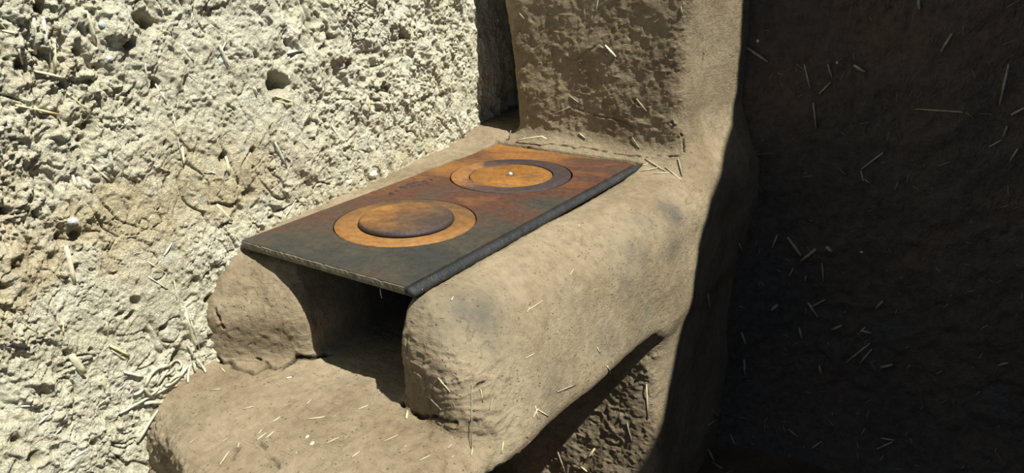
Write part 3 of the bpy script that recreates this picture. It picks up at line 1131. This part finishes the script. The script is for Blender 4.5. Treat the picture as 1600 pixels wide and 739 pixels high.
# stalks on the pale wall: ends in the frame, width, kind
WS = [
    ((56, 28), (60, 84), 14, STRAWG), ((68, 26), (72, 70), 9, STRAWG), ((83, 60), (85, 108), 7, STRAW), ((77, 66), (78, 104), 4, STRAWG),
    ((22, 168), (92, 183), 9, STRAWY), ((55, 110), (104, 122), 8, STRAW), ((113, 272), (118, 292), 6, CHALK), ((121, 276), (125, 294), 6, CHALK),
    ((129, 282), (141, 294), 7, CHALK), ((143, 258), (172, 284), 6, STRAW), ((104, 146), (134, 172), 4, STRAWY), ((134, 18), (150, 66), 9, STRAW),
    ((182, 206), (202, 188), 5, STRAW), ((268, 168), (286, 256), 3, STRAWG), ((283, 228), (286, 256), 7, STRAW), ((340, 320), (364, 346), 7, STRAW),
    ((318, 265), (354, 278), 3, STRAWG), ((352, 244), (358, 270), 6, STRAW), ((240, 258), (264, 268), 5, STRAWY), ((168, 224), (176, 262), 8, STRAWG),
    ((104, 384), (116, 442), 10, STRAW), ((230, 408), (262, 428), 4, STRAWY), ((272, 438), (276, 470), 3, STRAW), ((289, 488), (306, 548), 8, STRAW),
    ((299, 500), (313, 546), 4, STRAWG), ((286, 478), (296, 502), 5, STRAW), ((108, 554), (128, 584), 14, STRAW), ((90, 556), (105, 574), 4, STRAWG),
    ((171, 540), (202, 556), 6, STRAWY), ((174, 546), (200, 563), 5, STRAW), ((160, 584), (162, 610), 4, STRAWY), ((194, 580), (224, 588), 8, STRAWG),
    ((166, 502), (168, 524), 5, STRAW), ((98, 500), (99, 522), 4, STRAWY), ((155, 632), (196, 600), 3, STRAWG), ((78, 684), (96, 668), 4, STRAWG),
    ((112, 716), (136, 702), 4, STRAWG), ((6, 262), (14, 250), 6, STRAW), ((30, 76), (36, 100), 8, STRAWG), ((0, 46), (22, 52), 5, STRAWY),
    ((226, 100), (230, 136), 4, STRAWG), ((244, 132), (262, 160), 4, STRAWG), ((284, 70), (302, 96), 5, STRAWG), ((343, 70), (356, 104), 6, STRAWG),
    ((396, 136), (400, 148), 8, CHALK), ((448, 80), (476, 72), 7, STRAWG), ((430, 150), (460, 160), 3, STRAWY), ((432, 158), (456, 164), 3, STRAWY),
    ((520, 195), (540, 232), 5, STRAWG), ((574, 150), (578, 172), 5, STRAWY), ((430, 222), (448, 260), 5, STRAWG), ((440, 235), (454, 252), 4, STRAW),
    ((566, 180), (572, 196), 5, STRAWG), ((711, 178), (722, 206), 5, STRAWG), ((468, 214), (482, 232), 3, STRAWG), ((440, 345), (462, 312), 3, STRAW),
    ((605, 150), (618, 190), 3, STRAWG), ((650, 168), (655, 195), 3, STRAWG), ((256, 400), (268, 380), 4, STRAWG), ((276, 596), (288, 570), 4, STRAW),
    ((300, 20), (296, 44), 4, STRAWG), ((20, 492), (60, 522), 3, STRAWY), ((232, 432), (262, 452), 3, STRAWG), ((352, 66), (340, 90), 4, STRAWG),
    ((10, 636), (64, 632), 3, STRAWG), ((60, 662), (84, 640), 4, STRAWG),
]
for a, b, w, mt in WS:
    jig = [(x + random.uniform(-0.8, 0.8), y + random.uniform(-0.8, 0.8)) for x, y in mids(a, b, 4)]
    stalk('straw', jig, w * 0.8, mt, 0.25, 0.5)

# tangle of roots beside the ledge
RT = [
    [(224, 604), (232, 582), (244, 573), (262, 570)], [(262, 570), (270, 562), (280, 562), (284, 572), (276, 578)], [(262, 572), (250, 590), (242, 602)],
    [(292, 570), (282, 584), (268, 598), (256, 602)], [(268, 600), (246, 612), (226, 622), (204, 634), (186, 645)], [(224, 604), (228, 614), (236, 618)],
    [(222, 630), (236, 626), (246, 628)], [(296, 568), (290, 584), (292, 598)], [(300, 566), (304, 582)], [(284, 586), (270, 586), (262, 596)],
    [(222, 606), (216, 614), (206, 616)], [(246, 640), (230, 660), (214, 690)], [(248, 604), (238, 616), (228, 616)], [(306, 560), (316, 574), (320, 582)],
    [(300, 556), (296, 546), (290, 540)], [(270, 576), (262, 584), (250, 586)],
]
for pts in RT:
    dense = []
    for a, b in zip(pts[:-1], pts[1:]):
        dense += mids(a, b, 3)[:-1]
    dense.append(pts[-1])
    stalk('root', dense, random.choice((4.0, 4.8, 5.6)), ROOT, 1.7, 0.9)


# stones and lumps
def lump(px, py, rpx, mat, name='stone', ob=None):
    p, n, o = hit(px, py)
    if p is None:
        return
    t = (p - Vector(CC)).length
    r = rpx * t / FPX
    bm = bmesh.new()
    bmesh.ops.create_icosphere(bm, subdivisions=2, radius=1)
    s = (random.uniform(.8, 1.2), random.uniform(.8, 1.2), random.uniform(.7, 1.0))
    for v in bm.verts:
        k = 1 + random.uniform(-.10, .10)
        v.co = Vector((v.co.x * s[0], v.co.y * s[1], v.co.z * s[2])) * r * k
        v.co = Vector((v.co.x * 0.7, v.co.y, v.co.z))
        v.co += p - n * r * 0.5 - o.matrix_world.translation
    bm_obj(name, bm, mat, o, False)


for q in ((112, 344, 7), (172, 93, 5), (345, 95, 7), (162, 40, 5), (200, 698, 5)):
    lump(*q, STONE)
for q in ((62, 157, 6), (78, 168, 4), (582, 276, 9), (600, 268, 5), (230, 112, 5), (330, 205, 6), (545, 282, 6)):
    lump(*q, CHALK, 'clay_lump')
for q in ((480, 682, 4), (488, 692, 5), (463, 707, 2.5), (660, 452, 2), (905, 352, 2), (1184, 64, 3), (1308, 98, 2.5), (1346, 394, 3)):
    lump(*q, CHALK, 'pebble')

# straws on the stove: bits bedded in the clay
SS = [
    ((480, 656), (508, 652), 2.6, STRAW), ((402, 688), (417, 677), 3, STRAW), ((404, 678), (411, 670), 2.5, STRAW), ((415, 686), (428, 675), 2.5, STRAW),
    ((344, 727), (358, 706), 3, STRAW), ((480, 632), (487, 624), 2.5, STRAW), ((426, 660), (438, 652), 2.5, STRAW), ((510, 693), (530, 684), 2.2, STRAWY),
    ((372, 700), (374, 694), 2.5, STRAW), ((448, 592), (456, 590), 3, CHALK), ((344, 574), (352, 582), 2.5, STRAW), ((685, 590), (704, 612), 2.6, STRAW),
    ((635, 655), (638, 640), 5, STRAW), ((826, 484), (848, 470), 2.4, STRAW), ((823, 488), (828, 480), 2, STRAWY), ((705, 470), (708, 464), 3, STRAW),
    ((832, 652), (840, 638), 3, STRAW), ((840, 640), (856, 650), 3, STRAW), ((836, 634), (840, 655), 2.4, STRAW), ((736, 712), (738, 700), 3, STRAW),
    ((783, 708), (786, 690), 3, STRAW), ((770, 620), (764, 640), 2.2, STRAWD), ((737, 600), (736, 700), 2.0, STRAWD), ((750, 608), (754, 628), 2.2, STRAW),
    ((870, 612), (900, 600), 3, STRAWD), ((932, 542), (937, 552), 2.2, STRAW), ((1010, 600), (1012, 654), 3, STRAW), ((946, 70), (963, 88), 5, CHALK),
    ((995, 154), (1012, 174), 4, STRAWD), ((936, 70), (948, 78), 3, STRAWD), ((988, 214), (1000, 232), 2.4, STRAWD),
    ((905, 208), (915, 216), 2.6, STRAW), ((998, 262), (1012, 256), 2.4, STRAW), ((1040, 262), (1064, 282), 2.6, STRAW), ((1060, 248), (1066, 276), 3, STRAWD),
    ((1008, 248), (1040, 268), 2.4, STRAW), ((1000, 268), (1030, 262), 2, STRAW), ((1020, 272), (1046, 270), 2, STRAWY), ((700, 150), (705, 152), 2, STRAW),
    ((890, 150), (905, 160), 2.4, STRAWD), ((860, 180), (890, 168), 2.2, STRAWD), ((812, 20), (820, 30), 2.4, STRAWD), ((935, 0), (930, 24), 2.2, STRAWD),
    ((1064, 10), (1066, 24), 3, STRAWD), ((820, 560), (835, 552), 2, STRAWY), ((890, 430), (896, 420), 2, STRAWY), ((640, 585), (636, 600), 2, STRAWD),
    ((670, 620), (690, 640), 2, STRAWD), ((560, 640), (575, 634), 2, STRAW), ((330, 610), (345, 608), 2, STRAWY), ((600, 690), (622, 680), 2, STRAWY),
    ((550, 715), (562, 706), 2.2, STRAW), ((655, 720), (672, 712), 2, STRAWY), ((380, 640), (396, 636), 2, STRAWY), ((980, 660), (988, 690), 2.5, STRAWD),
    ((915, 720), (930, 700), 4, STRAW), ((908, 728), (918, 736), 3, STRAW), ((870, 700), (884, 738), 3, STRAWD), ((948, 572), (954, 584), 3, STRAW),
]
for a, b, w, mt in SS:
    stalk('straw', mids(a, b, 3), w * 0.85, STRAWS if mt is STRAW or mt is STRAWY else mt, 0.9, 0.7)

# straws and roots on the dark wall and floor
DS = [
    ((1232, 370), (1252, 398), 5), ((1252, 406), (1276, 388), 5), ((1292, 384), (1300, 392), 6), ((1103, 458), (1108, 488), 5), ((1152, 380), (1158, 394), 4),
    ((1285, 410), (1288, 438), 3), ((1262, 472), (1278, 494), 4), ((1322, 566), (1360, 536), 3), ((1344, 566), (1362, 544), 3), ((1376, 573), (1394, 568), 4),
    ((1250, 512), (1254, 528), 4), ((1162, 560), (1164, 584), 4), ((1158, 518), (1164, 536), 4), ((1280, 570), (1284, 584), 4), ((1376, 684), (1398, 688), 3),
    ((1370, 702), (1396, 690), 3), ((1232, 670), (1246, 682), 3), ((1558, 570), (1576, 566), 3), ((1206, 484), (1214, 474), 5), ((1268, 700), (1284, 690), 3),
    ((1346, 264), (1380, 238), 3), ((1346, 266), (1350, 282), 2.5), ((1352, 280), (1360, 286), 2.5), ((1562, 162), (1576, 100), 4), ((1568, 214), (1574, 196), 3),
    ((1580, 178), (1600, 168), 4), ((1545, 230), (1566, 218), 3), ((1578, 250), (1590, 232), 3), ((1258, 100), (1268, 138), 3), ((1168, 74), (1200, 96), 5),
    ((1272, 160), (1276, 200), 3), ((1280, 146), (1298, 128), 3), ((1430, 170), (1550, 178), 2.5), ((1334, 100), (1352, 112), 5), ((1294, 100), (1300, 120), 3),
    ((1470, 80), (1488, 52), 4), ((1436, 0), (1438, 14), 5), ((1110, 640), (1126, 654), 3), ((1104, 664), (1124, 650), 3), ((1140, 678), (1146, 694), 3),
    ((1104, 700), (1116, 722), 3), ((1112, 724), (1128, 734), 3), ((1300, 514), (1316, 508), 4), ((1344, 515), (1362, 520), 3), ((1340, 522), (1352, 510), 2.5),
    ((1206, 386), (1214, 366), 3), ((1234, 430), (1240, 418), 3), ((1258, 440), (1260, 430), 3), ((1268, 478), (1290, 468), 3), ((1368, 480), (1380, 470), 3),
]
for a, b, w in DS:
    stalk('straw', mids(a, b, 3), w, STRAWD, 1.2, 0.7)

# random chaff: copies of a few straws laid over the walls, each its own object
protos = []
for i in range(5):
    bm = bmesh.new()
    L = 0.5
    tube_bm(bm, [Vector((-L, 0, 0)), Vector((0, random.uniform(-.06, .06), random.uniform(0, .05))), Vector((L, 0, 0))], 0.07, 5, 0.55)
    bmesh.ops.recalc_face_normals(bm, faces=bm.faces)
    me = bpy.data.meshes.new('straw')
    bm.to_mesh(me)
    bm.free()
    for p in me.polygons:
        p.use_smooth = True
    protos.append(me)


def meshes_for(mat):
    r = []
    for m in protos:
        c = m.copy()
        c.materials.append(mat)
        r.append(c)
    return r


PM = {k: meshes_for(m) for k, m in (('a', STRAW), ('g', STRAWG), ('d', STRAWD), ('y', STRAWY), ('c', STRAWC))}


def chaff(n, region, kinds, lmin, lmax, thick, want):
    done = 0
    tries = 0
    while done < n and tries < n * 5:
        tries += 1
        px, py = random.uniform(region[0], region[2]), random.uniform(region[1], region[3])
        p, nn, ob = hit(px, py)
        if p is None or not ob.name.startswith(want):
            continue
        a = random.uniform(0, math.pi)
        L = random.uniform(lmin, lmax) * (1.0 if random.random() < .8 else 1.5)
        t = nn.orthogonal().normalized()
        t = (t * math.cos(a) + nn.cross(t) * math.sin(a)).normalized()
        t = (t + nn * random.uniform(-0.25, 0.3)).normalized()
        s = nn.cross(t).normalized()
        w = t.cross(s)
        M = Matrix((t, s, w)).transposed().to_4x4()
        M.translation = p + nn * 0.0007 - ob.matrix_world.translation
        o = bpy.data.objects.new('straw', random.choice(PM[random.choice(kinds)]))
        tk = thick * random.uniform(.7, 1.5)
        o.matrix_basis = M @ Matrix.Diagonal((L, tk, tk, 1))
        o.parent = ob
        COL.objects.link(o)
        done += 1


chaff(170, (0, 0, 740, 739), 'aggg', 0.006, 0.022, 0.0055, 'wall_left')
chaff(90, (1110, 340, 1600, 739), 'd', 0.008, 0.02, 0.012, ('wall_back', 'floor'))
chaff(40, (1150, 0, 1600, 340), 'd', 0.008, 0.03, 0.010, 'wall_back')
chaff(55, (780, 0, 1090, 235), 'cd', 0.004, 0.013, 0.006, 'chimney')
chaff(34, (260, 570, 760, 739), 'ccca', 0.004, 0.010, 0.006, ('hearth', 'firebox'))
chaff(44, (640, 280, 1100, 739), 'ccd', 0.004, 0.012, 0.006, ('firebox', 'pedestal'))


# ------------------------------------------------------------------ loose bits at the plate
def free_twig(name, pts3, rad, mat, label, cat):
    bm = bmesh.new()
    tube_bm(bm, [Vector(p) for p in pts3], rad, 7, 0.8)
    bmesh.ops.recalc_face_normals(bm, faces=bm.faces)
    o = bm_obj(name, bm, mat, None, True)
    return tag(o, label, cat)


q = [on_level(x, y, 1, 0.822) for x, y in ((806, 222), (818, 217), (834, 215), (846, 213), (854, 217))]
free_twig('twig', q, 0.0022, STRAW, 'curved pale twig lying against the chimney foot behind the plate', 'twig')
q = [on_level(x, y, 1, 0.828) for x, y in ((794, 223), (796, 213), (798, 204))]
free_twig('twig', q, 0.0018, STRAWD, 'short dark twig standing upright at the rear corner of the plate', 'twig')
q = [on_level(x, y, 1, 0.003) for x, y in ((594, 450), (595, 458), (597, 466))]
free_twig('straw_stem', q, 0.0012, STRAWD, 'tiny dull straw hanging under the front edge of the plate', 'straw')
